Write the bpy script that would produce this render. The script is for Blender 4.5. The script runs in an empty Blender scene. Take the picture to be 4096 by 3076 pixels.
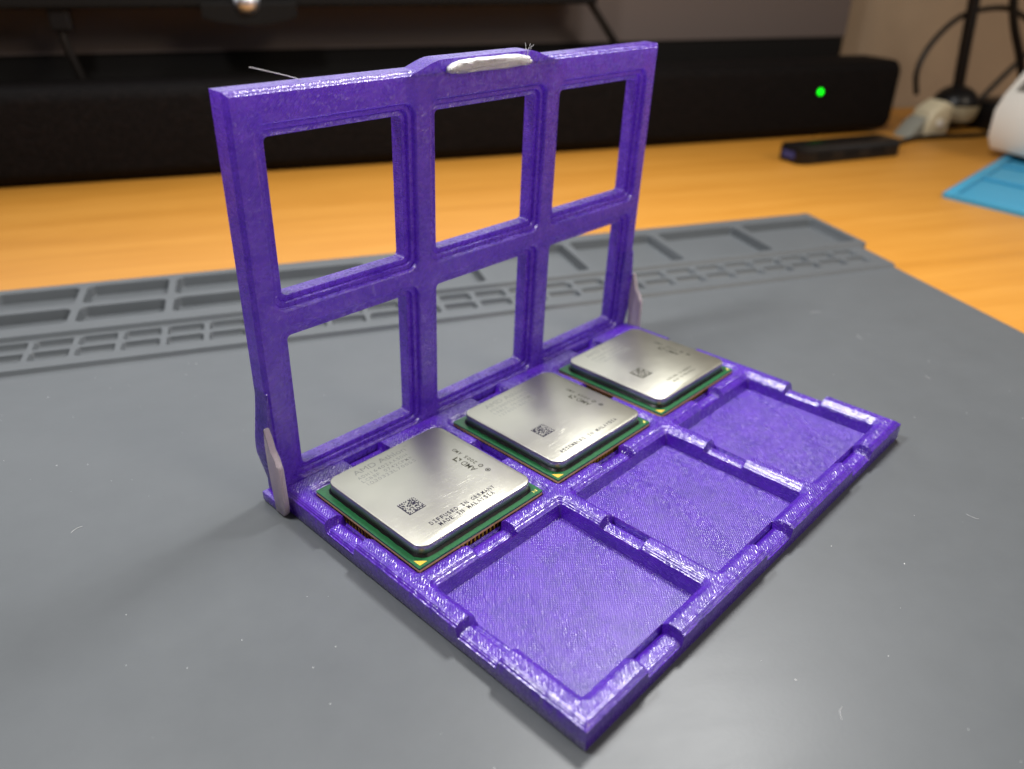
import bpy, bmesh, math, random
import numpy as np
from mathutils import Vector, Matrix
random.seed(7); rng = np.random.default_rng(7)
S = 0.001                       # everything below is written in millimetres
scene = bpy.context.scene
C = scene.collection

# ------------------------------------------------------------------ camera, world, lamps, exposure
cd = bpy.data.cameras.new('camera'); cam = bpy.data.objects.new('camera', cd); C.objects.link(cam)
Rm = Matrix(((0.69664843, 0.34261553, -0.63031386), (-0.71736551, 0.34275322, -0.60655335), (0.00822751, 0.87471986, 0.48455906)))
cam.matrix_world = Matrix.Translation(Vector((-73.178, -149.066, 123.473)) * S) @ Rm.to_4x4()
cd.sensor_width = 36.0; cd.lens = 27.288; cd.clip_start = 0.01; cd.clip_end = 20
cd.dof.use_dof = True; cd.dof.focus_distance = 0.182; cd.dof.aperture_fstop = 11.5; cd.dof.aperture_blades = 0
scene.camera = cam
w = bpy.data.worlds.new('World'); scene.world = w; w.use_nodes = True
bg = w.node_tree.nodes['Background']; bg.inputs[0].default_value = (1.0, 0.93, 0.84, 1); bg.inputs[1].default_value = 0.07

def area(name, loc, target, size, power, col, shape='DISK', size_y=None):
    l = bpy.data.lights.new(name, 'AREA'); l.shape = shape; l.size = size; l.energy = power; l.color = col
    if size_y: l.size_y = size_y
    o = bpy.data.objects.new(name, l); C.objects.link(o); o.location = Vector(loc) * S
    d = (Vector(target) - Vector(loc)).normalized()
    o.rotation_euler = d.to_track_quat('-Z', 'Y').to_euler(); return o
area('right_lamp_light', (256, 4, 400), (70, -60, 0), 0.10, 2.2, (1.0, 0.99, 0.97))
area('left_lamp_light', (-100, 78, 400), (70, -50, 0), 0.08, 1.7, (1.0, 0.99, 0.98))
area('fill_light', (560, -640, 330), (70, 0, 50), 0.35, 0.7, (0.95, 0.95, 1.0))
area('room_light', (300, -1100, 900), (300, 350, 0), 0.5, 6.5, (1.0, 0.87, 0.70))
scene.view_settings.view_transform = 'Standard'; scene.view_settings.look = 'None'
scene.view_settings.exposure = 0.0; scene.view_settings.gamma = 1.0
scene.cycles.use_denoising = True
scene.cycles.max_bounces = 8; scene.cycles.transmission_bounces = 8

# ------------------------------------------------------------------ helpers
def link(name, me, mats, parent=None, smooth=None):
    o = bpy.data.objects.new(name, me); C.objects.link(o)
    for m in (mats if isinstance(mats, (list, tuple)) else [mats]): me.materials.append(m)
    if parent is not None: o.parent = parent
    if smooth is not None:
        me.shade_smooth()
        me.set_sharp_from_angle(angle=math.radians(smooth))
    return o
def bmobj(name, bm, mats, parent=None, smooth=None, recalc=True):
    if recalc: bmesh.ops.recalc_face_normals(bm, faces=bm.faces)
    me = bpy.data.meshes.new(name); bm.to_mesh(me); bm.free(); return link(name, me, mats, parent, smooth)
def pyobj(name, v, f, mats, parent=None, smooth=None):
    me = bpy.data.meshes.new(name); me.from_pydata([(a * S, b * S, c * S) for a, b, c in v], [], f); me.update()
    return link(name, me, mats, parent, smooth)
def empty(name, loc=(0, 0, 0), rot=(0, 0, 0)):
    o = bpy.data.objects.new(name, None); C.objects.link(o); o.location = Vector(loc) * S; o.rotation_euler = rot
    o.empty_display_size = 0.01; return o
def tag(o, label, cat, group=None):
    o['label'] = label; o['category'] = cat
    if group: o['group'] = group
    return o
def structure(o): o['kind'] = 'structure'; return o
def box(bm, a, b, bevel=0.0, seg=2, M=None):
    r = bmesh.ops.create_cube(bm, size=1.0)
    vs = r['verts']
    for v in vs:
        v.co = Vector(((a[0] + b[0]) / 2 + v.co.x * (b[0] - a[0]), (a[1] + b[1]) / 2 + v.co.y * (b[1] - a[1]), (a[2] + b[2]) / 2 + v.co.z * (b[2] - a[2]))) * S
        if M is not None: v.co = M @ v.co
    if bevel > 0:
        es = list({e for v in vs for e in v.link_edges})
        bmesh.ops.bevel(bm, geom=es, offset=bevel * S, segments=seg, affect='EDGES', profile=0.5)
def prism(bm, pts, axis, a, b, bevel=0.0, seg=2):
    """closed prism of a 2D outline; axis = extrusion axis letter; outline order (x,y),(x,z) or (y,z)"""
    def P(p, t):
        return {'z': (p[0], p[1], t), 'y': (p[0], t, p[1]), 'x': (t, p[0], p[1])}[axis]
    va = [bm.verts.new(Vector(P(p, a)) * S) for p in pts]; vb = [bm.verts.new(Vector(P(p, b)) * S) for p in pts]
    n = len(pts); fs = [bm.faces.new(va), bm.faces.new(vb[::-1])]
    for i in range(n): fs.append(bm.faces.new((va[i], vb[i], vb[(i + 1) % n], va[(i + 1) % n])))
    if bevel > 0:
        es = [e for f in fs[:2] for e in f.edges]
        bmesh.ops.bevel(bm, geom=es, offset=bevel * S, segments=seg, affect='EDGES', profile=0.5)
def tube(pts, r, sub=8, nseg=10, closed_ends=True):
    """smooth tube along a Catmull-Rom path"""
    P = [Vector(p) for p in pts]; Q = []
    for i in range(len(P) - 1):
        p0 = P[max(i - 1, 0)]; p1 = P[i]; p2 = P[i + 1]; p3 = P[min(i + 2, len(P) - 1)]
        for k in range(sub):
            t = k / sub
            Q.append(0.5 * ((2 * p1) + (-p0 + p2) * t + (2 * p0 - 5 * p1 + 4 * p2 - p3) * t * t + (-p0 + 3 * p1 - 3 * p2 + p3) * t ** 3))
    Q.append(P[-1]); bm = bmesh.new(); rings = []
    up = Vector((0.123, 0.3, 0.94)).normalized()
    for i, q in enumerate(Q):
        d = (Q[min(i + 1, len(Q) - 1)] - Q[max(i - 1, 0)]).normalized()
        a = d.cross(up)
        if a.length < 1e-3: a = d.cross(Vector((1, 0, 0)))
        a.normalize(); b = d.cross(a)
        rr = r(i / (len(Q) - 1)) if callable(r) else r
        rings.append([bm.verts.new((q + (a * math.cos(2 * math.pi * k / nseg) + b * math.sin(2 * math.pi * k / nseg)) * rr) * S) for k in range(nseg)])
    for A, B in zip(rings, rings[1:]):
        for k in range(nseg): bm.faces.new((A[k], A[(k + 1) % nseg], B[(k + 1) % nseg], B[k]))
    bm.faces.new(rings[0]); bm.faces.new(rings[-1][::-1]); return bm
def rrect(cx, cy, hx, hy, r, n=6):
    """rounded rectangle loop, counter-clockwise"""
    out = []
    for (sx, sy, a0) in ((1, 1, 0), (-1, 1, 90), (-1, -1, 180), (1, -1, 270)):
        for k in range(n + 1):
            a = math.radians(a0 + 90 * k / n)
            out.append((cx + sx * (hx - r) + r * math.cos(a), cy + sy * (hy - r) + r * math.sin(a)))
    return out
def loft(bm, loops, cap0=True, cap1=True):
    """loops: list of lists of 3D mm points with the same count"""
    L = [[bm.verts.new(Vector(p) * S) for p in lp] for lp in loops]; n = len(L[0])
    for A, B in zip(L, L[1:]):
        for k in range(n): bm.faces.new((A[k], A[(k + 1) % n], B[(k + 1) % n], B[k]))
    if cap0: bm.faces.new(L[0][::-1])
    if cap1: bm.faces.new(L[-1])
    return L
# desk axes: the desk, mat and soundbar lie turned against the case
EX = Vector((.883, -.469, 0)); EY = Vector((.469, .883, 0))
DM = Matrix(((EX.x, EY.x, 0), (EX.y, EY.y, 0), (0, 0, 1)))
DESK_ROT = math.atan2(EX.y, EX.x)
def D(s, t, z=0.0): return tuple(EX * s + EY * t + Vector((0, 0, z)))

# ------------------------------------------------------------------ materials
def newmat(name):
    m = bpy.data.materials.new(name); m.use_nodes = True
    nt = m.node_tree; return m, nt, nt.nodes['Principled BSDF']
def plain(name, col, rough=0.5, metal=0.0, bump=0.0, bscale=3.0, spec=0.5, var=0.0, coat=0.0):
    m, nt, b = newmat(name)
    b.inputs['Base Color'].default_value = (*col, 1); b.inputs['Roughness'].default_value = rough
    b.inputs['Metallic'].default_value = metal; b.inputs['Specular IOR Level'].default_value = spec
    b.inputs['Coat Weight'].default_value = coat
    c = coords(nt); n = nt.nodes.new('ShaderNodeTexNoise'); n.inputs['Scale'].default_value = bscale; n.inputs['Detail'].default_value = 4
    nt.links.new(c, n.inputs['Vector'])
    if bump > 0:
        bp = nt.nodes.new('ShaderNodeBump'); bp.inputs['Strength'].default_value = 1; bp.inputs['Distance'].default_value = bump * S
        nt.links.new(n.outputs['Fac'], bp.inputs['Height']); nt.links.new(bp.outputs['Normal'], b.inputs['Normal'])
    if var > 0:
        ramp(nt, n.outputs['Fac'], [(0.3, tuple(x * (1 - var) for x in col)), (0.7, tuple(min(1, x * (1 + var)) for x in col))], b.inputs['Base Color'])
    return m
def coords(nt):
    t = nt.nodes.new('ShaderNodeTexCoord'); v = nt.nodes.new('ShaderNodeVectorMath'); v.operation = 'SCALE'; v.inputs['Scale'].default_value = 1000
    nt.links.new(t.outputs['Object'], v.inputs[0]); return v.outputs[0]
def mapping(nt, src, scale=(1, 1, 1), rot=(0, 0, 0)):
    m = nt.nodes.new('ShaderNodeMapping'); m.inputs['Scale'].default_value = scale; m.inputs['Rotation'].default_value = rot
    nt.links.new(src, m.inputs['Vector']); return m.outputs[0]
def noise(nt, src, scale, detail=3, rough=0.5, dist=0.0):
    n = nt.nodes.new('ShaderNodeTexNoise'); n.inputs['Scale'].default_value = scale; n.inputs['Detail'].default_value = detail
    n.inputs['Roughness'].default_value = rough; n.inputs['Distortion'].default_value = dist
    nt.links.new(src, n.inputs['Vector']); return n.outputs['Fac']
def ramp(nt, src, stops, dst=None):
    r = nt.nodes.new('ShaderNodeValToRGB'); e = r.color_ramp.elements
    while len(e) < len(stops): e.new(0.5)
    for k, (p, c) in enumerate(stops):
        e[k].position = p; e[k].color = (*c, 1) if isinstance(c, tuple) else (c, c, c, 1)
    nt.links.new(src, r.inputs['Fac'])
    if dst is not None: nt.links.new(r.outputs['Color'], dst)
    return r.outputs['Color']
def math_(nt, op, a, b=None, c=None):
    n = nt.nodes.new('ShaderNodeMath'); n.operation = op
    for k, x in enumerate((a, b, c)):
        if x is None: continue
        if isinstance(x, (int, float)): n.inputs[k].default_value = x
        else: nt.links.new(x, n.inputs[k])
    return n.outputs[0]
def lines(nt, src, pitch, angle, jitter=0.5):
    """parallel rounded strand profile running at an angle in the local xy plane, jitter wobbles it"""
    m = mapping(nt, src, rot=(0, 0, -angle))
    sep = nt.nodes.new('ShaderNodeSeparateXYZ'); nt.links.new(m, sep.inputs[0])
    wob = noise(nt, src, 0.9, 2)
    y = math_(nt, 'MULTIPLY_ADD', wob, jitter, sep.outputs['Y'])
    ph = math_(nt, 'MULTIPLY', y, math.pi / pitch)
    return math_(nt, 'ABSOLUTE', math_(nt, 'SINE', ph))

def purple(name, deep=(0.028, 0.0, 0.27), pale=(0.085, 0.008, 0.46), coat=(0.6, 0.38), weave=0.0, trans=0.0, diag=0.45, diag_amp=0.05, grain_amp=0.02, layer_amp=0.05, rough=0.26, edge=False, cloud=(0.35, 0.7), angle=math.pi / 4, sss=0.08, glow=0.08, spec=1.0, facet=0.4, cell=(1, 2, 1.5)):
    m, nt, b = newmat(name); c = coords(nt)
    cl = noise(nt, c, 0.22, 4, 0.6)
    fine = noise(nt, mapping(nt, c, (1, 1, 1.6)), 0.9, 3, 0.6)
    mix = math_(nt, 'MULTIPLY_ADD', fine, 0.45, math_(nt, 'MULTIPLY', cl, 0.75))
    ramp(nt, mix, [(cloud[0], deep), (cloud[1], pale)], b.inputs['Base Color'])
    # strands on the flat tops, stacked layers on the sides, and small facets that catch the lamps
    st = lines(nt, c, diag, angle)
    if weave > 0: st = math_(nt, 'MULTIPLY_ADD', lines(nt, c, diag * 1.1, angle + math.pi / 2), weave, st)
    if edge:                      # perimeter strands follow the edges, infill runs diagonally between them
        at = nt.nodes.new('ShaderNodeAttribute'); at.attribute_name = 'edge'
        es = math_(nt, 'ABSOLUTE', math_(nt, 'SINE', math_(nt, 'MULTIPLY', math_(nt, 'MULTIPLY_ADD', noise(nt, c, 0.5, 2), .25, at.outputs['Fac']), math.pi / 0.46)))
        sel = math_(nt, 'LESS_THAN', at.outputs['Fac'], 1.62)
        mx = nt.nodes.new('ShaderNodeMix'); mx.data_type = 'FLOAT'
        nt.links.new(sel, mx.inputs[0]); nt.links.new(math_(nt, 'MULTIPLY', st, 2.0), mx.inputs[2]); nt.links.new(es, mx.inputs[3]); st = mx.outputs[0]
    sep = nt.nodes.new('ShaderNodeSeparateXYZ'); nt.links.new(c, sep.inputs[0])
    wz = math_(nt, 'MULTIPLY_ADD', noise(nt, mapping(nt, c, (1, 1, 0.3)), 0.25, 2), 0.5, sep.outputs['Z'])
    ly = math_(nt, 'ABSOLUTE', math_(nt, 'SINE', math_(nt, 'MULTIPLY', wz, math.pi / 0.6)))
    h = math_(nt, 'MULTIPLY', st, diag_amp)
    h = math_(nt, 'MULTIPLY_ADD', ly, layer_amp, h)
    h = math_(nt, 'MULTIPLY_ADD', noise(nt, c, 0.7, 3, 0.6), grain_amp * 3, h)
    bp = nt.nodes.new('ShaderNodeBump'); bp.inputs['Strength'].default_value = 1; bp.inputs['Distance'].default_value = S
    nt.links.new(h, bp.inputs['Height'])
    vo = nt.nodes.new('ShaderNodeTexVoronoi'); vo.inputs['Scale'].default_value = 1.0
    nt.links.new(mapping(nt, mapping(nt, c, rot=(0, 0, -angle)), cell), vo.inputs['Vector'])
    def vm(op, *a):
        n_ = nt.nodes.new('ShaderNodeVectorMath'); n_.operation = op
        for k, x in enumerate(a):
            if isinstance(x, (tuple, float)):
                if op == 'SCALE' and k == 1: n_.inputs['Scale'].default_value = x
                else: n_.inputs[k].default_value = x
            else: nt.links.new(x, n_.inputs[k])
        return n_.outputs[0]
    tilt = vm('SCALE', vm('SUBTRACT', vo.outputs['Color'], (0.5, 0.5, 0.5)), facet)
    if edge:                      # the drawn perimeter strands are smoother than the infill
        sc_ = nt.nodes.new('ShaderNodeVectorMath'); sc_.operation = 'SCALE'; nt.links.new(tilt, sc_.inputs[0])
        nt.links.new(math_(nt, 'MULTIPLY_ADD', sel, -0.6, 1.0), sc_.inputs['Scale']); tilt = sc_.outputs[0]
    nrm = vm('NORMALIZE', vm('ADD', bp.outputs['Normal'], tilt))
    nt.links.new(nrm, b.inputs['Normal'])
    rn = noise(nt, mapping(nt, mapping(nt, c, rot=(0, 0, -math.radians(60))), (0.03, 0.16, .1)), 1.0, 3) if weave > 0 else noise(nt, c, 0.8, 2)
    nt.links.new(math_(nt, 'MULTIPLY_ADD', rn, 0.5 if weave > 0 else 0.2, rough - (0.24 if weave > 0 else 0.1)), b.inputs['Roughness'])
    b.inputs['IOR'].default_value = 1.6; b.inputs['Specular IOR Level'].default_value = spec
    b.inputs['Subsurface Weight'].default_value = sss; b.inputs['Subsurface Radius'].default_value = (0.5, 0.3, 1.0); b.inputs['Subsurface Scale'].default_value = 2.5 * S
    b.inputs['Transmission Weight'].default_value = trans
    b.inputs['Coat Weight'].default_value = coat[0]; b.inputs['Coat Roughness'].default_value = coat[1]
    if glow > 0:                  # cloudy plastic passes light through
        tr = nt.nodes.new('ShaderNodeBsdfTranslucent'); tr.inputs['Color'].default_value = (0.42, 0.17, 1.0, 1); nt.links.new(bp.outputs['Normal'], tr.inputs['Normal'])
        mxs = nt.nodes.new('ShaderNodeMixShader'); mxs.inputs[0].default_value = glow
        nt.links.new(b.outputs[0], mxs.inputs[1]); nt.links.new(tr.outputs[0], mxs.inputs[2])
        nt.links.new(mxs.outputs[0], nt.nodes['Material Output'].inputs['Surface'])
    return m
M_TRAY = purple('purple filament ridges', edge=True, diag=0.62, diag_amp=0.06, facet=0.42, cell=(1.0, 2.8, 2.0))
M_FLOOR = purple('purple filament pocket floor', diag=0.5, diag_amp=0.12, grain_amp=0.008, rough=0.29, facet=0.30, cell=(1.25, 2.4, 2.0), weave=0.45)
M_LID = purple('purple filament lid', coat=(0.45, 0.28), deep=(0.045, 0.0, 0.34), pale=(0.19, 0.08, 0.58), diag_amp=0.05, grain_amp=0.012, layer_amp=0.07, trans=0.35, rough=0.28, cloud=(0.42, 0.74), facet=0.28, cell=(1.4, 2.4, 1.8), glow=0.32)
def pearl(name, col, sss=0.5, trans=0.0):
    m, nt, b = newmat(name); c = coords(nt)
    n = noise(nt, mapping(nt, c, (1, 1, 3)), 1.4, 3)
    ramp(nt, n, [(0.3, tuple(x * 0.86 for x in col)), (0.7, col)], b.inputs['Base Color'])
    sep = nt.nodes.new('ShaderNodeSeparateXYZ'); nt.links.new(c, sep.inputs[0])
    ly = math_(nt, 'ABSOLUTE', math_(nt, 'SINE', math_(nt, 'MULTIPLY', sep.outputs['X'], math.pi / 0.45)))
    h = math_(nt, 'MULTIPLY_ADD', ly, 0.04, math_(nt, 'MULTIPLY', n, 0.16))
    bp = nt.nodes.new('ShaderNodeBump'); bp.inputs['Distance'].default_value = S; nt.links.new(h, bp.inputs['Height']); nt.links.new(bp.outputs['Normal'], b.inputs['Normal'])
    b.inputs['Roughness'].default_value = 0.32; b.inputs['Subsurface Weight'].default_value = sss
    b.inputs['Subsurface Radius'].default_value = (1, 0.9, 1); b.inputs['Subsurface Scale'].default_value = 1.5 * S
    b.inputs['Transmission Weight'].default_value = trans
    return m
M_PEARL = pearl('pearl white filament', (0.84, 0.83, 0.82), 0.3, 0.25)
M_PINK = pearl('cloudy pinkish filament', (0.84, 0.73, 0.80), 0.1, 0.6)

def mat_rubber():
    m, nt, b = newmat('grey silicone'); c = coords(nt)
    big = noise(nt, c, 0.012, 3); fine = noise(nt, c, 1.1, 4)
    big = math_(nt, 'MULTIPLY_ADD', noise(nt, c, 0.09, 5, 0.7), 0.5, math_(nt, 'MULTIPLY', big, 0.5))
    ramp(nt, big, [(0.3, (0.088, 0.097, 0.105)), (0.7, (0.104, 0.114, 0.123))], b.inputs['Base Color'])
    scr = ramp(nt, noise(nt, mapping(nt, c, (0.35, 1, 1), (0, 0, 0.5)), 0.055, 5, 0.65), [(0.42, 0.0), (0.62, 1.0)])
    nt.links.new(math_(nt, 'MULTIPLY_ADD', scr, -0.03, math_(nt, 'MULTIPLY_ADD', big, 0.06, 0.42)), b.inputs['Roughness'])
    bp = nt.nodes.new('ShaderNodeBump'); bp.inputs['Distance'].default_value = 0.012 * S; nt.links.new(fine, bp.inputs['Height']); nt.links.new(bp.outputs['Normal'], b.inputs['Normal'])
    b.inputs['Specular IOR Level'].default_value = 0.5
    return m
M_MAT = mat_rubber()
def mat_wood():
    m, nt, b = newmat('honey coloured wood laminate'); c = coords(nt)
    g = noise(nt, mapping(nt, c, (0.004, 0.06, 1)), 1.0, 5, 0.6, 0.5)
    g2 = noise(nt, mapping(nt, c, (0.012, 0.5, 1)), 1.0, 3, 0.5)
    k = noise(nt, mapping(nt, c, (0.02, 0.05, 1)), 1.0, 3, 0.6, 1.0)
    f = math_(nt, 'MULTIPLY_ADD', g2, 0.25, math_(nt, 'MULTIPLY', g, 0.65))
    f = math_(nt, 'MULTIPLY_ADD', k, 0.2, f)
    ramp(nt, f, [(0.28, (0.43, 0.18, 0.022)), (0.5, (0.54, 0.235, 0.032)), (0.74, (0.62, 0.29, 0.050))], b.inputs['Base Color'])
    b.inputs['Roughness'].default_value = 0.42; b.inputs['Specular IOR Level'].default_value = 0.4
    return m
M_WOOD = mat_wood()
M_WALL = plain('beige wall paint', (0.35, 0.26, 0.175), 0.9, var=0.06, bscale=0.02)
M_BLACK = plain('black plastic', (0.006, 0.005, 0.005), 0.35, spec=0.3, bump=0.01, bscale=2)
M_MATTE = plain('matt black plastic', (0.006, 0.005, 0.0045), 0.75, spec=0.15)
M_CABLE = plain('black cable jacket', (0.008, 0.006, 0.005), 0.45, spec=0.3)
def mat_fabric():
    m, nt, b = newmat('black speaker cloth'); c = coords(nt)
    v = nt.nodes.new('ShaderNodeTexVoronoi'); v.inputs['Scale'].default_value = 0.55; nt.links.new(c, v.inputs['Vector'])
    ramp(nt, v.outputs['Distance'], [(0.2, (0.0015, 0.0012, 0.0012)), (0.8, (0.006, 0.0042, 0.004))], b.inputs['Base Color'])
    bp = nt.nodes.new('ShaderNodeBump'); bp.inputs['Distance'].default_value = 0.5 * S; nt.links.new(v.outputs['Distance'], bp.inputs['Height']); nt.links.new(bp.outputs['Normal'], b.inputs['Normal'])
    b.inputs['Roughness'].default_value = 0.7; b.inputs['Specular IOR Level'].default_value = 0.1; return m
M_FABRIC = mat_fabric()
M_SCREEN = plain('dark switched off screen', (0.10, 0.074, 0.065), 0.6)
M_GREEN = plain('green solder mask', (0.008, 0.10, 0.03), 0.38, bump=0.02, bscale=1.5, var=0.2)
M_LAM = plain('tan board laminate', (0.60, 0.38, 0.15), 0.6, var=0.15, bscale=1.0)
M_GOLD = plain('gold plating', (0.95, 0.60, 0.08), 0.35, 0.45)
M_SEAL = plain('black sealant', (0.004, 0.004, 0.004), 0.4, bump=0.1, bscale=0.8, spec=0.25)
M_INK = plain('laser etched lettering', (0.03, 0.028, 0.045), 0.9, spec=0.1)
M_INKPALE = plain('faint laser etched lettering', (0.27, 0.275, 0.25), 0.55, 0.6)
M_INKMID = plain('greyish laser etched lettering', (0.07, 0.07, 0.055), 0.9, spec=0.1)
M_SILK = plain('yellow board print', (0.75, 0.62, 0.12), 0.5)
def mat_spreader(name, seed, rot):
    m, nt, b = newmat(name); c0 = coords(nt)
    off = nt.nodes.new('ShaderNodeVectorMath'); off.operation = 'ADD'; off.inputs[1].default_value = (seed * 31.7, seed * 11.3, 0); nt.links.new(c0, off.inputs[0]); c = off.outputs[0]
    big = noise(nt, c, 0.07, 3)
    ramp(nt, big, [(0.3, (0.45, 0.445, 0.38)), (0.7, (0.51, 0.505, 0.43))], b.inputs['Base Color'])
    s1 = noise(nt, mapping(nt, c, (0.12, 5, 1), (0, 0, rot)), 1.0, 2)
    s2 = noise(nt, mapping(nt, c, (0.2, 4, 1), (0, 0, rot + 0.5)), 1.0, 2)
    sc = ramp(nt, math_(nt, 'MULTIPLY', s1, s2), [(0.30, 0.0), (0.46, 1.0)])
    nt.links.new(math_(nt, 'MULTIPLY_ADD', big, 0.10, 0.36), b.inputs['Roughness'])
    h = math_(nt, 'MULTIPLY_ADD', noise(nt, c, 3.2, 3), 0.6, sc)
    bp = nt.nodes.new('ShaderNodeBump'); bp.inputs['Distance'].default_value = 0.013 * S; nt.links.new(h, bp.inputs['Height']); nt.links.new(bp.outputs['Normal'], b.inputs['Normal'])
    b.inputs['Metallic'].default_value = 1.0
    return m
M_EDGE = plain('smooth nickel edge', (0.40, 0.38, 0.40), 0.42, 1.0)
M_WHITE = plain('white plastic', (0.80, 0.78, 0.72), 0.4)
M_CREAM = plain('cream plastic', (0.62, 0.55, 0.38), 0.45)
M_GREYWIN = plain('grey display window', (0.16, 0.15, 0.13), 0.35)
M_BLUE = plain('blue silicone', (0.05, 0.31, 0.50), 0.55, var=0.05)
M_SILVER = plain('brushed silver', (0.8, 0.8, 0.85), 0.35, 1.0)
M_DUST = plain('pale dust', (0.7, 0.7, 0.7), 0.8)
def mat_led():
    m, nt, b = newmat('green standby light'); b.inputs['Base Color'].default_value = (0, 0.3, 0.02, 1)
    b.inputs['Emission Color'].default_value = (0.0, 1, 0.004, 1); b.inputs['Emission Strength'].default_value = 3.0; return m
M_LED = mat_led()

def mat_monitor():
    m, nt, b = newmat('lit monitor screen'); b.inputs['Base Color'].default_value = (0.02, 0.02, 0.02, 1)
    b.inputs['Emission Color'].default_value = (0.95, 0.97, 1.0, 1); b.inputs['Emission Strength'].default_value = 1.4; return m
M_MONITOR = mat_monitor()
# ------------------------------------------------------------------ the setting: desk, wall
bm = bmesh.new(); box(bm, (-1400, -900, -28), (1700, 468, -3), 1.5)
desk = structure(bmobj('desk_top', bm, M_WOOD)); desk.rotation_euler = (0, 0, DESK_ROT)
bm = bmesh.new(); box(bm, (-1600, 470, -750), (2200, 490, 1700))
wall = structure(bmobj('wall', bm, M_WALL)); wall.rotation_euler = (0, 0, DESK_ROT)

# ------------------------------------------------------------------ silicone work mat: one height field with trays, in desk axes
def work_mat():
    big = []      # pockets: (s0,s1,t0,t1,depth z, radius)
    s = -35.0 - 34.0 * 8
    while s < -2: big.append((s + 1.7, s + 32.3, 152.0, 170.0, .3)); big.append((s + 1.7, s + 32.3, 133.5, 147.5, .3)); s += 34.0
    for k in range(6): big.append((-1.0 + 46.9 * k + 2, -1.0 + 46.9 * (k + 1) - 2.4, 129.5, 166.0, .3))
    small = []
    for k in range(42):
        s0 = 272.0 - 14.65 * (k + 1)
        small.append((s0 + 1.0, s0 + 13.4, 115.6, 122.6, .25)); small.append((s0 + 1.0, s0 + 13.4, 106.6, 113.4, .25))
    P = np.array(big + small)
    def lvl(a, b, n): return list(np.linspace(a, b, n))
    ts = sorted(set(np.round(lvl(-420, 98, 30) + lvl(98, 175, 210) + [99.9, 100.7, 124.9, 125.7], 2)))
    ss = sorted(set(np.round(lvl(-330, 281, 1300), 2)))
    T, SS = np.meshgrid(ts, ss, indexing='ij')
    def base(t):
        return np.interp(t, [99.9, 100.7, 124.9, 125.7], [0, 1.5, 1.5, 3.1])
    Z = base(T)
    for (s0, s1, t0, t1, zb) in P:
        cs, ct, hs, ht = (s0 + s1) / 2, (t0 + t1) / 2, (s1 - s0) / 2, (t1 - t0) / 2; r = min(2.5, ht * .4)
        i0, i1 = np.searchsorted(ss, [s0 - 1, s1 + 1]); j0, j1 = np.searchsorted(ts, [t0 - 1, t1 + 1])
        qx = np.abs(SS[j0:j1, i0:i1] - cs) - hs + r; qy = np.abs(T[j0:j1, i0:i1] - ct) - ht + r
        d = np.hypot(np.maximum(qx, 0), np.maximum(qy, 0)) + np.minimum(np.maximum(qx, qy), 0) - r
        k = np.clip(-d / 0.4, 0, 1); z = Z[j0:j1, i0:i1]
        zfloor = -0.9 if t0 > 125 else -0.35
        Z[j0:j1, i0:i1] = z * (1 - k) + np.minimum(z, zfloor) * k
    # the right end steps in towards the viewer; the far end carries the tray zone
    def right(t): return 270.0 + (t + 60) * 0.055
    rj = np.array([right(t) + (0 if t > 124.9 else -3.0) for t in ts])
    # squeeze the outer 12 mm so that the mesh ends on the outline
    SX = SS.copy()
    for j in range(len(ts)):
        SX[j] = np.where(SS[j] > 262, 262 + (SS[j] - 262) * (rj[j] - 262) / (281.0 - 262), SS[j])
    n0, n1 = T.shape
    v = np.stack([SX, T, Z], -1).reshape(-1, 3)
    idx = np.arange(n0 * n1).reshape(n0, n1)
    q = np.stack([idx[:-1, :-1], idx[:-1, 1:], idx[1:, 1:], idx[1:, :-1]], -1).reshape(-1, 4)
    # skirt down to the desk with a rounded lip
    ring = list(idx[0, :]) + list(idx[1:, -1]) + list(idx[-1, -2::-1]) + list(idx[-2:0:-1, 0])
    low = [(v[i][0], v[i][1], -3.0) for i in ring]; b0 = len(v); v = np.vstack([v, low]); m = len(ring)
    faces = q.tolist() + [[ring[k], b0 + k, b0 + (k + 1) % m, ring[(k + 1) % m]] for k in range(m)]
    me = bpy.data.meshes.new('work_mat'); me.from_pydata((v * S).tolist(), [], faces); me.update()
    o = link('work_mat', me, M_MAT, None, 35); o.rotation_euler = (0, 0, DESK_ROT)
    return tag(o, 'grey silicone work mat with parts trays moulded along its far edge, under the purple case', 'work mat')
work_mat()

# dust and lint on the mat
bm = bmesh.new()
for k in range(300):
    a = random.uniform(0, 6.28); s_, t_ = random.uniform(-130, 260), random.uniform(-190, 95)
    L = random.choice([0.12, 0.15, 0.2, 0.25, 0.3, 0.5]); x, y, z = D(s_, t_, 0)
    if -6 < x < 149 and -103 < y < 14: continue
    bmesh.ops.create_icosphere(bm, subdivisions=1, radius=1.0, matrix=Matrix.Translation(Vector((x, y, 0.05)) * S) @ Matrix.Rotation(a, 4, 'Z') @ Matrix.Diagonal((L * .5 * S, min(L * .4, 0.13) * S, 0.05 * S, 1)))
for (x, y, L, a, bend) in ((-62, -62, 5, 1.0, .5), (-75, -50, 3.5, 2.2, .2), (40, -126, 3, .4, .3), (205, -60, 4, .9, .4), (215, -38, 5, -.4, .3), (120, -125, 3, 1.6, .4), (-40, 30, 3, .2, .3), (190, -90, 2.5, 1.1, .2), (-30, -80, 4, 2.6, .6)):
    pts = [(x + L * (q - .5) * math.cos(a) + bend * L * (q - .5) ** 2 * math.sin(a), y + L * (q - .5) * math.sin(a) - bend * L * (q - .5) ** 2 * math.cos(a) * 2, .09) for q in (0, .25, .5, .75, 1)]
    t2 = tube(pts, .035, 3, 4); me_ = bpy.data.meshes.new('t'); t2.to_mesh(me_); t2.free(); bm.from_mesh(me_); bpy.data.meshes.remove(me_)
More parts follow.
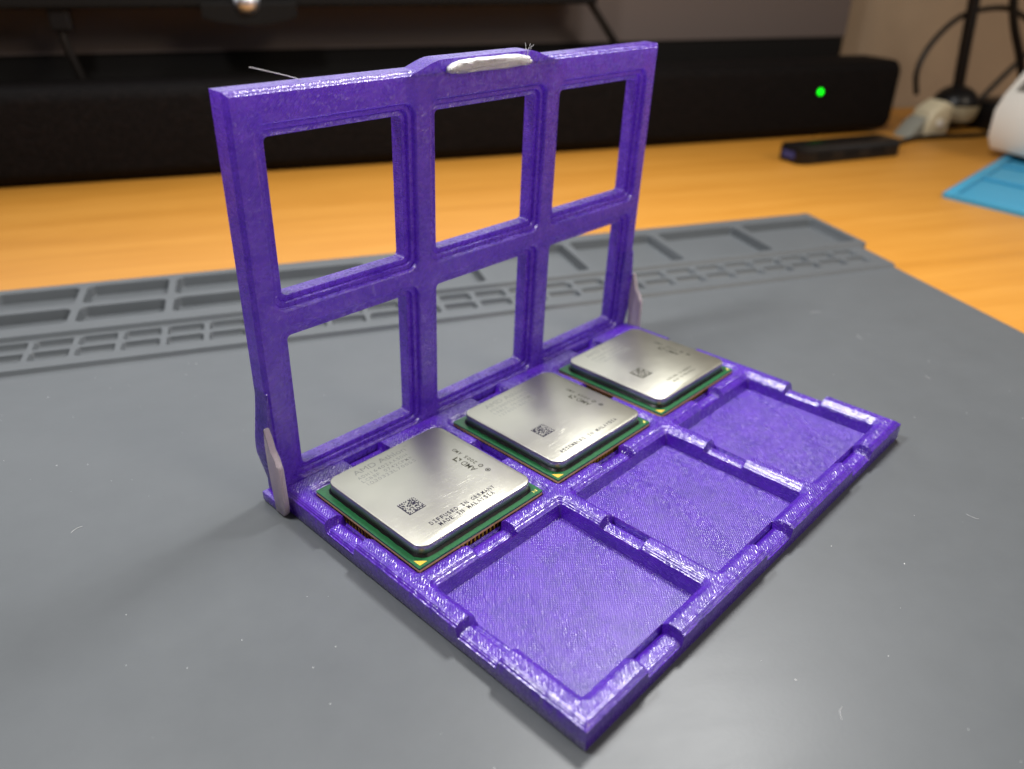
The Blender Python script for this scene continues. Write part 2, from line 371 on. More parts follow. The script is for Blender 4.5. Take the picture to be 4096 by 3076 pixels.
d = bmobj('dust', bm, M_DUST); d['kind'] = 'stuff'; tag(d, 'tiny pale dust specks scattered over the grey silicone mat', 'dust')

# ------------------------------------------------------------------ the case
LX, Y0, Y1, PIT = 143.3, -97.4, 1.8, 45.97
PCX = [25.66 + PIT * i for i in range(3)]; PCY = [-25.7, -71.7]
ZT, ZN, ZF = 6.35, 4.0, 1.55
case = empty('storage_case')
tag(case, 'open purple 3D printed case with a six window lid standing upright, on the grey mat', 'case')

def tray_field():
    bx = [0, .35, .7, 1.05, LX]; by = [Y0, Y0 + .35, Y0 + .7, Y0 + 1.05, Y1]
    xs = sorted(set(np.round(np.concatenate([np.arange(0, LX, .34), bx, [LX - .35, LX - .7, LX - 1.05]] + [[c - 20.3, c + 20.3, c - 19.5, c + 19.5, c - 21.4, c + 21.4] for c in PCX]), 3)))
    ys = sorted(set(np.round(np.concatenate([np.arange(Y0, Y1, .34), by, [Y1 - .35, Y1 - .7, Y1 - 1.05]] + [[c - 20.3, c + 20.3, c - 19.5, c + 19.5, c - 21.4, c + 21.4] for c in PCY]), 3)))
    def clean(a):
        out = [a[0]]
        for q in a[1:]:
            if q - out[-1] > 0.09: out.append(q)
        out[-1] = a[-1]; return np.array(out)
    xs, ys = clean(xs), clean(ys)
    X, Y = np.meshgrid(xs, ys, indexing='ij')
    dp = np.full(X.shape, 99.0)
    for cx in PCX:
        for cy in PCY:
            r = 0.9; qx = np.abs(X - cx) - 20.3 + r; qy = np.abs(Y - cy) - 20.3 + r
            dp = np.minimum(dp, np.hypot(np.maximum(qx, 0), np.maximum(qy, 0)) + np.minimum(np.maximum(qx, qy), 0) - r)
    do = np.minimum(np.minimum(X, LX - X), np.minimum(Y - Y0, Y1 - Y))
    # low notches half way along each side of each pocket
    def ramp01(d, half): return np.clip((np.abs(d) - half) / 0.55, 0, 1)
    nx = np.ones(X.shape); ny = np.ones(X.shape)
    for cx in PCX: nx = np.minimum(nx, ramp01(X - (cx - 1.2), 5.6))
    for cy in PCY: ny = np.minimum(ny, ramp01(Y - (cy + 2.2), 5.4))
    inrow = np.zeros(X.shape, bool)
    for cx in PCX: inrow |= np.abs(X - cx) < 20.3
    incol = np.zeros(X.shape, bool)
    for cy in PCY: incol |= np.abs(Y - cy) < 20.3
    k = np.where(inrow & ~incol, nx, np.where(incol & ~inrow, ny, 1.0))
    top = ZN + (ZT - ZN) * k
    # worn lumps where the raised pieces end
    lump = rng.normal(0, 1, X.shape); 
    for _ in range(2): lump = (lump + np.roll(lump, 1, 0) + np.roll(lump, 1, 1) + np.roll(lump, -1, 0) + np.roll(lump, -1, 1)) / 5
    top = top + lump * (0.05 + 0.14 * ((k > 0.02) & (k < 1))) 
    h = top - np.clip(1.7 - dp, 0, 1.7) * 0.8 - np.clip(1.25 - do, 0, 1.25) * 0.8
    wall = np.clip((-dp) / 0.75, 0, 1)
    inside = top - 1.36 - wall * (top - 1.36 - 1.35)
    h = np.where(dp < 0, inside, h)
    h = np.where(dp < -0.9, 1.3, h)
    n0, n1 = X.shape; v = np.stack([X, Y, h], -1).reshape(-1, 3); idx = np.arange(n0 * n1).reshape(n0, n1)
    q = np.stack([idx[:-1, :-1], idx[1:, :-1], idx[1:, 1:], idx[:-1, 1:]], -1).reshape(-1, 4)
    ring = list(idx[:, 0]) + list(idx[-1, 1:]) + list(idx[-2::-1, -1]) + list(idx[0, -2:0:-1]); m = len(ring)
    def inset(p, d): return (min(max(p[0], d), LX - d), min(max(p[1], Y0 + d), Y1 - d))
    vs = v.tolist(); faces = q.tolist(); prev = ring
    for z, d_ in ((3.2, 0.0), (0.5, 0.0), (0.02, 0.4)):
        b0 = len(vs)
        for i in ring: px, py = inset(v[i], d_); vs.append([px, py, z])
        new = list(range(b0, b0 + m))
        faces += [[prev[(a + 1) % m], prev[a], new[a], new[(a + 1) % m]] for a in range(m)]; prev = new
    faces.append(prev[::-1])
    me = bpy.data.meshes.new('tray'); me.from_pydata((np.array(vs) * S).tolist(), [], faces); me.update()
    at = me.attributes.new('edge', 'FLOAT', 'POINT'); ed = np.minimum(np.where(dp < 0, 0, dp), np.maximum(do, 0)).reshape(-1)
    at.data.foreach_set('value', np.concatenate([ed, np.zeros(len(vs) - len(ed))]).astype(np.float32))
    o = link('tray', me, M_TRAY, case, 50); o['label'] = 'purple printed tray with six square pockets and notched walls'
    return o
tray = tray_field()
for i, cx in enumerate(PCX):
    for j, cy in enumerate(PCY):
        bm = bmesh.new(); lo = rrect(cx, cy, 19.85, 19.85, 0.8, 3)
        loft(bm, [[(x, y, 1.32) for x, y in lo], [(x, y, ZF) for x, y in lo]])
        bmobj('pocket_floor', bm, M_FLOOR, tray)

# ---- lid, modelled lying flat (front face up, z = -depth) and then stood up
LT = 5.5
WV = [26.6, 72.7]; HW = 17.75; LH = 100.0; WX = [c + .35 for c in PCX]; HV = [18.3, 17.6]
lid = empty('lid'); lid.parent = case
def lid_frame():
    bm = bmesh.new()
    prof = [(0.0, -LT), (0.0, -2.05), (0.15, -1.95), (1.1, -2.1), (1.2, -2.2), (1.35, -2.2), (1.5, -1.3), (1.6, -1.2), (2.45, -1.15), (2.55, -1.25), (2.65, -1.25), (2.85, -0.2), (3.2, 0.0)]   # (distance from the opening, z)
    xb = [1.0, (WX[0] + WX[1]) / 2, (WX[1] + WX[2]) / 2, LX - 1.0]; yb = [1.0, (WV[0] + WV[1]) / 2, LH - 1.0]
    n = 5
    for i, cx in enumerate(WX):
        for j, cy in enumerate(WV):
            x0, x1, y0, y1 = xb[i], xb[i + 1], yb[j], yb[j + 1]
            loops = [[(x, y, z) for x, y in rrect(cx, cy, HW + o, HV[j] + o, 1.1 + o * .6, n)] for o, z in prof]
            # outermost loop pushed on to the cell rectangle
            cell = []
            for q, (sx, sy) in enumerate(((1, 1), (-1, 1), (-1, -1), (1, -1))):
                X_ = x1 if sx > 0 else x0; Y_ = y1 if sy > 0 else y0
                for k in range(n + 1):
                    u = k / n
                    # walk from one side to the other through the corner
                    lx, ly = loops[-1][q * (n + 1) + k][:2]
                    first = (X_, ly) if q % 2 == 0 else (lx, Y_)
                    last = (lx, Y_) if q % 2 == 0 else (X_, ly)
                    if u < 0.5: cell.append((*first, 0.0))
                    elif k == (n + 1) // 2: cell.append((X_, Y_, 0.0))
                    else: cell.append((*last, 0.0))
            back = [(p[0], p[1], -LT) for p in cell]
            L = loft(bm, [back] + loops + [cell], False, False)
    # outer edge: chamfer, side, back chamfer
    def rect(i, z): return [(i, i, z), (LX - i, i, z), (LX - i, LH - i, z), (i, LH - i, z)]
    loft(bm, [rect(1.0, 0.0), rect(0.0, -1.0), rect(0.0, -LT + .5), rect(0.0, -LT), rect(1.0, -LT)], False, False)
    # swelling for the latch in the middle of the far edge and beside the hinges
    def ogee(a, b, h, w0, base):
        pts = [(a - w0, base)]
        for k in range(1, 9): u = k / 8; pts.append((a - w0 + w0 * u, base + .6 + h * (3 * u * u - 2 * u ** 3)))
        for k in range(0, 9): u = 1 - k / 8; pts.append((b + w0 * (1 - u), base + .6 + h * (3 * u * u - 2 * u ** 3)))
        pts.append((b + w0, base)); return pts
    prism(bm, ogee(55.5, 84.5, 2.9, 12, LH - 1.6), 'z', -LT + .02, -.02, .35, 1)
    for m_ in (0, 1):
        o = ogee(-14, 15, 1.9, 18, -.6)
        pts = [((-(h_) if m_ == 0 else LX + h_), y_) for y_, h_ in o if y_ > 2.5]
        prism(bm, [((0.6 if m_ == 0 else LX - .6), 2.5)] + pts, 'z', -LT + .03, -.03, .25, 1)
    bmesh.ops.remove_doubles(bm, verts=bm.verts, dist=0.002 * S)
    return bmobj('lid_frame', bm, M_LID, lid, 28)
lf = lid_frame(); lf['label'] = 'translucent purple lid frame with six square windows'
lid.location = (0, 2.25 * S, 0.25 * S); lid.rotation_euler = (math.radians(92.5), 0, 0)
# white latch pad on the swelling
def pad_loft(bm, outline_fn, steps):
    loops = [outline_fn(*st) for st in steps]; loft(bm, loops, True, True)
bm = bmesh.new()
def capo(ins, z):
    out = []
    for k in range(64):
        a = 2 * math.pi * k / 64; ca, sa = math.cos(a), math.sin(a)
        x = 70.2 + (14.2 - ins) * math.copysign(abs(ca) ** 0.55, ca); y = 100.0 + (1.6 - ins) * math.copysign(abs(sa) ** 0.7, sa) - .5 * abs(ca) ** 4 + rng.normal(0, .07)
        out.append((x, y, z + rng.normal(0, .17)))
    return out
pad_loft(bm, capo, [(0.2, -.4), (0, 0.5), (0.05, 1.3), (0.45, 1.8), (1.0, 2.0)])
pad = bmobj('latch_tab', bm, M_PEARL, lid, 50); pad['label'] = 'rough white latch tab on the top edge'
# frayed threads at the tab's right end
for k in range(4):
    x0 = 82.5 + rng.uniform(-1, 1.2); p = [Vector((x0, 101.0, .6)), Vector((x0 + rng.uniform(-.8, 1.2), 102.2 + rng.uniform(0, .5), .6 + rng.uniform(-.6, .8))), Vector((x0 + rng.uniform(-1.5, 1.6), 102.8 + rng.uniform(-.6, 1.2), .6 + rng.uniform(-1.2, 1.2)))]
    th = bmobj('thread', tube([tuple(q) for q in p], 0.035, 4, 4), M_PEARL, pad)
hair = bmobj('stringing', tube([(20, 99.9, -4.4), (16, 101.2, -5), (9.2, 103.1, -5.6)], 0.08, 6, 5), M_PEARL, lid)
hair['label'] = 'stray pale thread sticking out behind the top edge'

# hinge ears: upright pads at both ends of the hinge
for sd in (0, 1):
    bm = bmesh.new()
    o = [(1.6, 0.3), (1.6, 14.0), (1.4, 20.0), (1.1, 24.6), (.6, 24.9), (0, 22.6), (-.9, 19.2), (-1.9, 17.0), (-3.2, 15.8), (-3.6, 14.8), (-3.5, 3.2), (-3.0, 1.3), (-2.0, 0.3)]
    x0, x1 = (-2.2, -.6) if sd == 0 else (LX + .6, LX + 2.2)
    prism(bm, o, 'x', x0, x1, .5)
    e = bmobj('hinge_ear', bm, M_PINK, case, 40); e['label'] = 'cloudy pinkish hinge ear at the ' + ('left' if sd == 0 else 'right') + ' end of the hinge'
    bm = bmesh.new(); box(bm, (-2.0 if sd == 0 else LX - .2, -1.5, 0.3), (.2 if sd == 0 else LX + 2.0, 7.9, 3.0), .4)
    bmobj('hinge_knuckle', bm, M_TRAY, case, 40)
bm = bmesh.new()
bmesh.ops.create_cone(bm, cap_ends=True, segments=20, radius1=2.3 * S, radius2=2.3 * S, depth=(LX - 1) * S, matrix=Matrix.Translation(Vector((LX / 2, 4.4, 2.6)) * S) @ Matrix.Rotation(math.pi / 2, 4, 'Y'))
bmobj('hinge_pin', bm, M_TRAY, case, 40)

# ------------------------------------------------------------------ processors
def text_mesh(body, size, spacing=1.0, bold=0.0, wide=1.0, font_shear=0.0):
    cu = bpy.data.curves.new('t', 'FONT'); cu.body = body; cu.size = size; cu.space_character = spacing; cu.offset = bold; cu.resolution_u = 3; cu.shear = font_shear
    o = bpy.data.objects.new('t', cu); C.objects.link(o); dg = bpy.context.evaluated_depsgraph_get(); dg.update()
    me = bpy.data.meshes.new_from_object(o.evaluated_get(dg)); bpy.data.objects.remove(o)
    return me
def put_text(name, body, x0, y0, x1, h, z, mat, parent, rot=0.0, mono=False, bold=0.0):
    """lettering from (x0,y0) whose run is x1 long and capitals h tall"""
    if mono:                                 # every character in its own equal cell
        verts, faces = [], []
        n = len(body); cw = x1 / n
        for k, ch in enumerate(body):
            if ch == ' ': continue
            me = text_mesh(ch, 1.0, bold=bold); vs = [v.co.copy() for v in me.vertices]
            if not vs: continue
            ax, bx_ = min(v.x for v in vs), max(v.x for v in vs); wv = max(bx_ - ax, .12)
            sy = h / 0.70; tw = cw * .74 if ch not in 'I1' else cw * .5
            sx = tw / wv if ch not in 'I1' else sy * .9
            b0 = len(verts)
            for v in vs: verts.append(((v.x - (ax + bx_) / 2) * sx + (k + .5) * cw, v.y * sy, 0))
            faces += [[b0 + i for i in p.vertices] for p in me.polygons]
            if ch == 'I':                    # slab serifs of the monospaced I
                for yy in (0, h - h * .14):
                    b0 = len(verts); verts += [((k + .5) * cw - cw * .3, yy, 0), ((k + .5) * cw + cw * .3, yy, 0), ((k + .5) * cw + cw * .3, yy + h * .14, 0), ((k + .5) * cw - cw * .3, yy + h * .14, 0)]
                    faces.append([b0, b0 + 1, b0 + 2, b0 + 3])
            bpy.data.meshes.remove(me)
    else:
        me = text_mesh(body, 1.0, bold=bold); ax = min(v.co.x for v in me.vertices); bx_ = max(v.co.x for v in me.vertices)
        verts = [((v.co.x - ax) * x1 / (bx_ - ax), v.co.y * h / .70, 0) for v in me.vertices]; faces = [list(p.vertices) for p in me.polygons]; bpy.data.meshes.remove(me)
    c, s = math.cos(rot), math.sin(rot)
    verts = [(x0 + x * c - y * s, y0 + x * s + y * c, z) for x, y, _ in verts]
    return pyobj(name, verts, faces, mat, parent)
def ring_mark(name, x, y, r0, r1, z, mat, parent, n=20):
    v = []; f = []
    for k in range(n):
        a = 2 * math.pi * k / n; v += [(x + r0 * math.cos(a), y + r0 * math.sin(a), z), (x + r1 * math.cos(a), y + r1 * math.sin(a), z)]
    for k in range(n): a, b = 2 * k, 2 * ((k + 1) % n); f.append([a, a + 1, b + 1, b])
    return pyobj(name, v, f, mat, parent)
def logo(x, y, sz, z, mat, parent):
    """the arrow mark: two L shapes; reads towards +y like its lettering"""
    A = [(0, 1), (1, 1), (1, 0), (.72, .28), (.72, .72), (.28, .72)]
    B = [(0, .28), (.28, .56), (.28, .28), (.56, .28), (.28, 0), (0, 0)]
    B = [(0, 0), (0, .62), (.24, .38), (.24, .24), (.38, .24), (.62, 0)]
    v, f = [], []
    for P in (A, B):
        b0 = len(v)
        for u, w_ in P: v.append((x - w_ * sz, y + u * sz, z))
        f.append(list(range(b0, b0 + len(P))))
    return pyobj('arrow_logo', v, f, mat, parent)
def matrix_code(x, y, sz, z, mat, parent, seed):
    r = random.Random(seed); n = 16; c = sz / n; v, f = [], []
    for i in range(n):
        for j in range(n):
            on = (i == 0 or j == 0) or (i == n - 1 and j % 2 == 0) or (j == n - 1 and i % 2 == 0) or (0 < i < n - 1 and 0 < j < n - 1 and r.random() < .5)
            if on:
                b0 = len(v); v += [(x + i * c, y + j * c, z), (x + (i + 1) * c, y + j * c, z), (x + (i + 1) * c, y + (j + 1) * c, z), (x + i * c, y + (j + 1) * c, z)]; f.append([b0, b0 + 1, b0 + 2, b0 + 3])
    return pyobj('etched_code', v, f, mat, parent)

def processor(k, label, M_S, ink, pale, mid, low_lines, serial, code, seed, dx=0, dy=0):
    root = empty('processor', (PIT * k + dx, dy, 0)); tag(root, label, 'processor', 'processors lying in the three pockets next to the hinge')
    x0, x1, y0, y1 = 5.66, 45.66, -45.7, -5.7
    bm = bmesh.new(); lo = rrect((x0 + x1) / 2, (y0 + y1) / 2, 20, 20, .15, 1)
    loft(bm, [[(x, y, 5.0) for x, y in lo], [(x, y, 5.62) for x, y in lo]])
    sub = bmobj('substrate', bm, M_LAM, root); sub['label'] = 'tan laminate board edge'
    bm = bmesh.new(); lo2 = rrect((x0 + x1) / 2, (y0 + y1) / 2, 20.02, 20.02, .15, 1)
    loft(bm, [[(x, y, 5.62) for x, y in lo2], [(x, y, 6.1) for x, y in lo2]])
    bmobj('solder_mask', bm, M_GREEN, sub)
    # pins: two outer rows all round
    bm = bmesh.new(); step = 1.27
    for i in range(31):
        for j in range(31):
            if 2 < i < 28 and 2 < j < 28: continue
            px, py = (x0 + x1) / 2 + (i - 15) * step, (y0 + y1) / 2 + (j - 15) * step
            q = [(px - .16, py - .16), (px + .16, py - .16), (px + .16, py + .16), (px - .16, py + .16)]
            va = [bm.verts.new(Vector((a, b, ZF + .02)) * S) for a, b in q]; vb = [bm.verts.new(Vector((a, b, 5.0)) * S) for a, b in q]
            for m_ in range(4): bm.faces.new((va[m_], va[(m_ + 1) % 4], vb[(m_ + 1) % 4], vb[m_]))
    pn = bmobj('pins', bm, M_GOLD, root); pn['kind'] = 'stuff'
    # gold corner mark and print
    g = [(x0 + .75, y0 + .75), (x0 + 2.9, y0 + .75), (x0 + .75, y0 + 2.9)]
    pyobj('gold_corner_mark', [(a, b, 6.112) for a, b in g], [[0, 1, 2]], M_GOLD, sub)
    if k == 0: put_text('board_print', 'Z', x1 - 1.0, y0 + .7, 1.0, 1.3, 6.112, M_SILK, sub, rot=math.pi / 2)
    else: pyobj('board_print', [(x1 - 1.9, y0 + .8, 6.112), (x1 - .8, y0 + .8, 6.112), (x1 - .8, y0 + 1.9, 6.112)], [[0, 1, 2]], M_SILK, sub)
    # sealant ring and heat spreader
    cx, cy, hx = 26.05, -25.5, 18.3
    rr = random.Random(seed)
    bm = bmesh.new(); n = 10
    def wob(lo, a): return [(x + rr.uniform(-a, a), y + rr.uniform(-a, a)) for x, y in lo]
    def dense(hx_, r): 
        L = rrect(cx, cy, hx_, hx_, r, 6); out = []
        for a, b in zip(L, L[1:] + L[:1]):
            m_ = max(1, int(math.hypot(b[0] - a[0], b[1] - a[1]) / 1.2))
            out += [(a[0] + (b[0] - a[0]) * q / m_, a[1] + (b[1] - a[1]) * q / m_) for q in range(m_)]
        return out
    base = wob(dense(hx + .5, 3.4), .1); n_ = len(base); topl = dense(hx + .02, 3.1)
    if len(topl) != n_: topl = base
    loft(bm, [[(x, y, 6.11) for x, y in base], [(x, y, 6.62) for x, y in topl]])
    bmobj('sealant', bm, M_SEAL, root, 40)
    bm = bmesh.new(); st = [(-.1, 6.5), (0, 6.6), (0, 8.78), (-.06, 8.92), (-.2, 9.0)]
    loft(bm, [[(x, y, z) for x, y in rrect(cx, cy, hx + o, hx + o, 3.1 + o, 10)] for o, z in st])
    for f_ in bm.faces: f_.normal_update(); f_.material_index = 1 if abs(f_.normal.z) < .5 else 0
    hs = bmobj('heat_spreader', bm, [M_S, M_EDGE], root, 60)
    # lettering, all flat print on the spreader
    z = 9.008
    put_text('etched_name', 'AMD Athlon', 14.2, -11.0, 16.2, 1.9, z, pale, hs)
    put_text('etched_trademark', 'TM', 30.6, -9.5, 1.0, .6, z, pale, hs)
    for q, (ln, y_) in enumerate(zip(serial, (-13.1, -14.9, -16.6))):
        put_text('etched_serial', ln, 13.6, y_, 15.8, 1.15, z, pale, hs, mono=True, bold=.01)
    put_text('etched_maker', 'AMD', 37.9, -30.4, 5.0, 1.75, z, mid, hs, rot=math.pi / 2, bold=.006)
    logo(37.9, -24.6, 1.9, z, mid, hs)
    put_text('etched_year', '2005 AMD', 39.9, -28.4, 9.2, 1.15, z, mid, hs, rot=math.pi / 2, mono=True, bold=.012)
    ring_mark('etched_copyright', 39.4, -29.9, .42, .68, z, mid, hs); put_text('etched_letter', 'C', 39.65, -30.15, .5, .5, z, mid, hs, rot=math.pi / 2)
    ring_mark('etched_ring', 39.4, -32.5, .5, .7, z, ink, hs); ring_mark('etched_dot', 39.4, -32.5, 0.0, .36, z, mid, hs)
    for tx, x_, y_, w_, h_ in low_lines: put_text('etched_origin', tx, x_, y_, w_, h_, z, ink, hs, mono=True, bold=.02)
    matrix_code(*code, z, ink, hs, seed)
    return root
MS = [mat_spreader('satin nickel %d' % k, k + 1, r) for k, r in enumerate((0.9, -0.3, 0.4))]
processor(0, 'frontmost silver processor, etched DIFFUSED IN GERMANY over MADE IN MALAYSIA, by the left hinge ear', MS[0], M_INK, M_INKPALE, M_INKMID,
          [('DIFFUSED IN GERMANY', 14.9, -39.1, 20.7, 1.25), ('MADE IN MALAYSIA', 16.3, -40.8, 17.6, 1.25)], ('ADH1640IAA5DH', 'LCB8F 0742CPMW', '1030323L70055'), (13.8, -32.8, 5.0), 3)
processor(1, 'middle silver processor of the row, etched with one line ASSEMBLED IN MALAYSIA', MS[1], M_INK, M_INKPALE, M_INKMID,
          [('ASSEMBLED IN MALAYSIA', 12.3, -41.0, 24.0, 1.15)], ('ADA3000IAA4CN', 'LBBLE 0610APMW', '1276551B60442'), (14.6, -32.4, 4.9), 11, .05, .05)
processor(2, 'farthest silver processor of the row, blurred, with a bright glint along its near edge', MS[2], M_INKMID, M_INKPALE, M_INKMID,
          [('DIFFUSED IN GERMANY', 19.6, -38.2, 13.6, .9), ('MADE IN MALAYSIA', 20.4, -39.9, 12.0, .9)], ('ADO4400IAA5CS', 'CCBWE 0604CPMW', '1180917F50228'), (15.2, -31.8, 5.4), 29, -.1, 0)

# ------------------------------------------------------------------ things at the back of the desk (written in desk axes)
def desk_thing(name, label, cat, loc, group=None, rz=0.0):
    o = empty(name, D(*loc), (0, 0, DESK_ROT + rz)); tag(o, label, cat, group); return o
# soundbar
sb = desk_thing('soundbar', 'long low black soundbar with a green standby light, across the back of the desk', 'soundbar', (0, 368, -3))
bm = bmesh.new()
prof = rrect(24, 29, 24, 27, 8, 7)
N = [(-620, 0)] + [(508 - 9 + 9 * math.sin(a), 9 * (1 - math.cos(a))) for a in (0, .4, .8, 1.2, 1.5707)]
loft(bm, [[(sx, 24 + (y - 24) * (1 - ins / 24), 29 + (z - 29) * (1 - ins / 27)) for y, z in prof] for sx, ins in N])
bmobj('cabinet', bm, M_FABRIC, sb, 40)
bm = bmesh.new(); box(bm, (-600, 8, 0), (440, 42, 2.5)); bmobj('foot', bm, M_MATTE, sb)
bm = bmesh.new(); bmesh.ops.create_uvsphere(bm, u_segments=16, v_segments=8, radius=2.3 * S, matrix=Matrix.Translation(Vector((430.5, .2, 35)) * S) @ Matrix.Diagonal((1, .3, 1, 1)))
bmobj('standby_light', bm, M_LED, sb, 60)
# television / dark panel behind
tv = desk_thing('television', 'large dark switched off screen standing behind the soundbar', 'television', (0, 442, -3))
bm = bmesh.new(); box(bm, (-700, 4, 40), (507, 24, 620), 3); bmobj('casing', bm, M_MATTE, tv)
bm = bmesh.new(); box(bm, (-694, 2.5, 67), (505.5, 3.9, 616)); bmobj('screen', bm, M_SCREEN, tv)
for x_ in (-300, 400):
    bm = bmesh.new(); prism(bm, [(x_ - 14, 0), (x_ + 14, 0), (x_ + 9, 42), (x_ - 9, 42)], 'y', 8, 22, 1); bmobj('leg', bm, M_MATTE, tv)
# monitor bottom edge hanging over the soundbar
mo = desk_thing('monitor', 'black underside edge of a monitor hanging above the soundbar at the top left', 'monitor', (.4, 420, 92.6)); mo.scale = (.921,) * 3
bm = bmesh.new(); box(bm, (-420, -14, 0), (277, 10, 365), 2); bmobj('bezel', bm, M_MATTE, mo)
bm = bmesh.new(); box(bm, (-405, -15, 8), (265, -14.2, 350)); bmobj('lit_screen', bm, M_MONITOR, mo)
bm = bmesh.new(); prism(bm, [(-16, 3), (-16, -5.6)] + [(-16 + 63 * k / 10, -6.2 - 4.4 * math.sin(math.pi * k / 10)) for k in range(11)] + [(47, -5.0), (47, 3)], 'y', -20, -4, 1)
br = bmobj('mount_bracket', bm, M_MATTE, mo); br['label'] = 'dark curved bracket under the bezel'
bm = bmesh.new(); bmesh.ops.create_uvsphere(bm, u_segments=24, v_segments=14, radius=8.8 * S, matrix=Matrix.Translation(Vector((14.2, -17, 3.6)) * S))
kn = bmobj('knob', bm, M_SILVER, mo, 60); kn['label'] = 'shiny silver round knob'
for pts, nm, lab in (([(-106, -5, -9), (-105.5, -5, -22), (-102.5, -3, -38), (-99.5, 0, -56)], 'cable', 'black cable with a plug, hanging from the left of the monitor'),
                     ([(258, -4, 24), (272, -4, 4), (291, -2, -19), (306, 2, -38), (309, 2, -62)], 'cable', 'black cable hanging slanted from the middle of the monitor')):
    t_ = desk_thing(nm, lab, 'cable', (.4, 420, 92.6)); t_.scale = (.921,) * 3
    j = bmobj('cord', tube(pts, 2.9, 8, 10), M_CABLE, t_, 60)
    if pts[0][0] < 0:
        bm = bmesh.new(); box(bm, (-112, -10, -13.5), (-98.5, 0, 1.5), 1.5); bmobj('plug', bm, M_BLACK, t_)
# small hub
hb = desk_thing('usb_hub', 'small flat black USB hub lying on the desk in front of the soundbar', 'usb hub', (362, 289, -3), rz=math.radians(4))
bm = bmesh.new(); prism(bm, [(0, 4), (6, 0), (88, 0), (92, 4), (92, 22), (88, 26), (4, 26), (0, 22)], 'z', 0.3, 11.5, 1.2); bmobj('body', bm, M_BLACK, hb, 35)
bm = bmesh.new(); box(bm, (-.4, 7, 3.4), (.6, 19, 8)); bmobj('port', bm, plain('dark blue port', (0.03, 0.04, 0.16), .4), hb)
for k in range(3):
    bm = bmesh.new(); box(bm, (14 + 24 * k, -.35, 3.2), (27 + 24 * k, .6, 8.2)); bmobj('port', bm, M_MATTE, hb)
# blue tray mat
ub = Vector((.87, .49)); vb_ = Vector((.26, -.965))
bt = desk_thing('blue_mat', 'bright blue silicone tray mat at the right edge, under the white device', 'tray mat', (397, 198, -3))
def B(u, v_): p = ub * u + vb_ * v_; return (p.x, p.y)
bm = bmesh.new(); o_ = [B(a, b) for a, b in [(1.5, 0), (168, 0), (168, 120), (0, 120), (0, 1.5)]]
prism(bm, o_, 'z', 0.0, 1.0); bmobj('base', bm, M_BLUE, bt)
def rib(a0, b0, a1, b1, h=3.0):
    bm = bmesh.new(); P4 = [B(a0, b0), B(a1, b0), B(a1, b1), B(a0, b1)]; prism(bm, P4, 'z', 1.0, h, .6); return bmobj('rib', bm, M_BLUE, bt, 40)
rib(.2, .2, 167.8, 7); rib(.2, 7.05, 7, 119.8); rib(62, 7.05, 66, 119.8); rib(7.05, 50, 61.95, 53.5); rib(110, 7.05, 114, 119.8); rib(66.05, 38, 109.95, 41)
# white device standing on it
wd = desk_thing('white_device', 'white plastic device with a sloping face and grey window, on the blue tray mat', 'device', (516, 278, 0), rz=math.radians(-1))
bm = bmesh.new(); prism(bm, [(-1, 3.2), (-6, 12), (-6.5, 30), (-2, 40), (15, 62), (27, 69), (130, 69), (130, 3.2)], 'y', -150, 0, 1.2, 3); bmobj('housing', bm, M_WHITE, wd, 35)
n_ = Vector((-24, 0, 22)).normalized()
v4 = []
for (u_, y_) in ((.14, -7), (.92, -7), (.92, -110), (.14, -110)):
    a = Vector((-2 + 17 * u_, y_, 40 + 22 * u_)); v4.append(tuple(a + Vector((-.791, 0, .611)) * .25))
wq = pyobj('display_window', v4 + [tuple(Vector(q) - Vector((-.791, 0, .611)) * .5) for q in v4], [[0, 1, 2, 3], [4, 7, 6, 5], [0, 4, 5, 1], [1, 5, 6, 2], [2, 6, 7, 3], [3, 7, 4, 0]], M_GREYWIN, wd)
bm = bmesh.new(); box(bm, (8, -140, .15), (120, -6, 3.1)); bmobj('foot', bm, M_MATTE, wd)
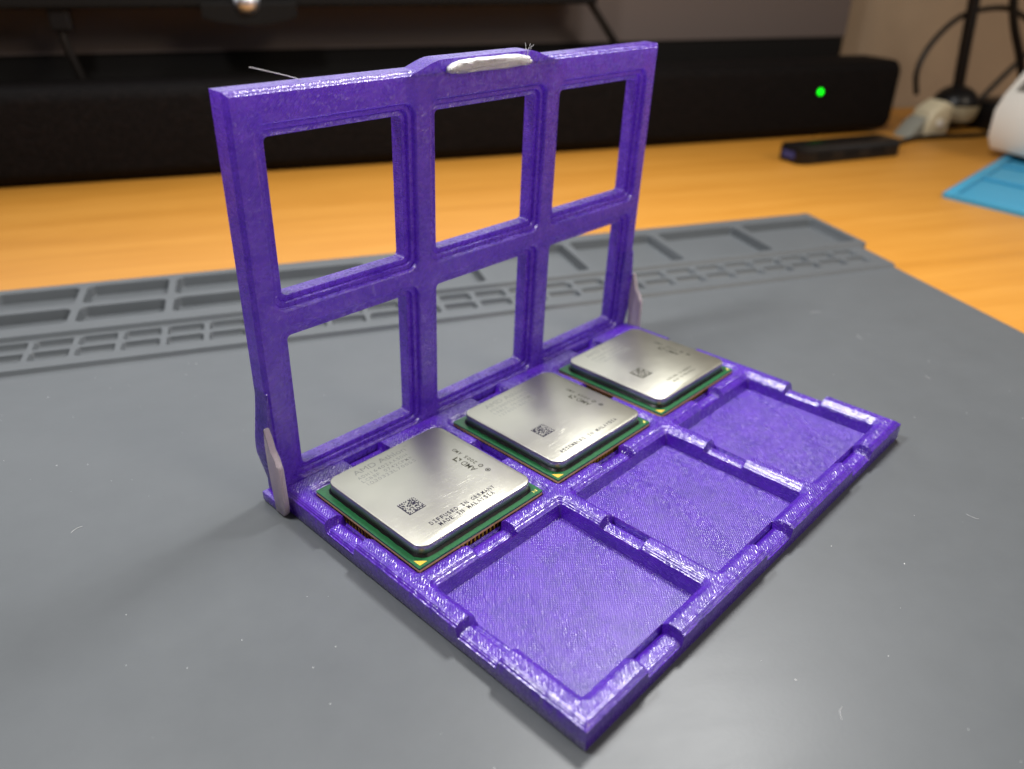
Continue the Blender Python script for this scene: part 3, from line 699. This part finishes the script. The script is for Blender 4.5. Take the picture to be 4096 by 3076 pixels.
# adjustable lamp: ball foot, pole
lp = desk_thing('stand', 'black leaning stand pole with a round black foot and cream band, behind the white device', 'stand', (571, 372, -3))
bm = bmesh.new(); bmesh.ops.create_uvsphere(bm, u_segments=28, v_segments=18, radius=18.5 * S, matrix=Matrix.Translation(Vector((0, 0, 17.6)) * S) @ Matrix.Diagonal((1.0, 1.0, .94, 1)))
bmobj('foot', bm, M_BLACK, lp, 60)
bm = bmesh.new(); lo = [(18.9 * math.cos(a * math.pi / 16), 18.9 * math.sin(a * math.pi / 16)) for a in range(-16, 3)]
loft(bm, [[(x * q, y * q, z) for x, y in lo] for z, q in ((8, .88), (12, .965), (16, 1.0), (20, 1.0))], False, False)
bmesh.ops.solidify(bm, geom=bm.faces, thickness=-.6 * S)
bmobj('band', bm, M_CREAM, lp, 60)
bmobj('pole', tube([(-1, 0, 32), (-8.5, 0, 96), (-40, 0, 400)], 4.6, 6, 14), M_BLACK, lp, 60)
# white plug, cables, adaptor
pg = desk_thing('plug_adaptor', 'cream white plug adaptor lying between the soundbar and the black round foot', 'adaptor', (529, 352, -3))
bm = bmesh.new(); prism(bm, [(-8, 0), (14, 0), (14, 24), (6, 27), (-6, 20), (-9, 10)], 'y', -8, 14, 3.5, 3); bmobj('housing', bm, M_CREAM, pg, 40)
bm = bmesh.new(); prism(bm, [(-24, 0), (-9.2, 0), (-9.2, 15), (-14, 12)], 'y', -6, 12, 2, 2); bmobj('grey_end', bm, plain('grey rubber', (.28, .28, .24), .6), pg, 40)
bm = bmesh.new(); bmesh.ops.create_cone(bm, cap_ends=True, segments=16, radius1=3 * S, radius2=3 * S, depth=2 * S, matrix=Matrix.Translation(Vector((2, -8.6, 11)) * S) @ Matrix.Rotation(math.pi / 2, 4, 'X')); bmobj('screw_cap', bm, M_WHITE, pg, 40)
ad = desk_thing('power_brick', 'black power brick on the desk beside the round black foot', 'power brick', (608, 362, -3))
bm = bmesh.new(); box(bm, (-18, -14, 0.1), (26, 20, 23), 3); bmobj('body', bm, M_BLACK, ad, 40)
def cable(label, pts, r=2.2):
    t_ = desk_thing('cable', label, 'cable', (0, 0, 0)); bmobj('cord', tube(pts, r, 8, 10), M_CABLE, t_, 60)
cable('black cable arching high over the leaning pole', [(528, 372, 26), (523, 372, 44), (532, 374, 63), (555, 378, 80.5), (580, 380, 87.5), (614, 380, 87), (650, 380, 70)])
cable('black cable rising from behind the round foot towards the white device', [(592, 372, 14), (606, 372, 28), (632, 374, 50), (690, 380, 92)])
cable('black cable coming down at the top right corner', [(596, 372, 120), (603, 372, 93), (612, 372, 74), (625, 372, 55), (640, 372, 30)], 3.4)
cable('thin black cable lying along the desk from the hub to the right', [(455, 306, .6), (478, 326, -1), (510, 338, -1), (560, 334, -1), (600, 338, -1), (640, 330, -1)], 1.8)
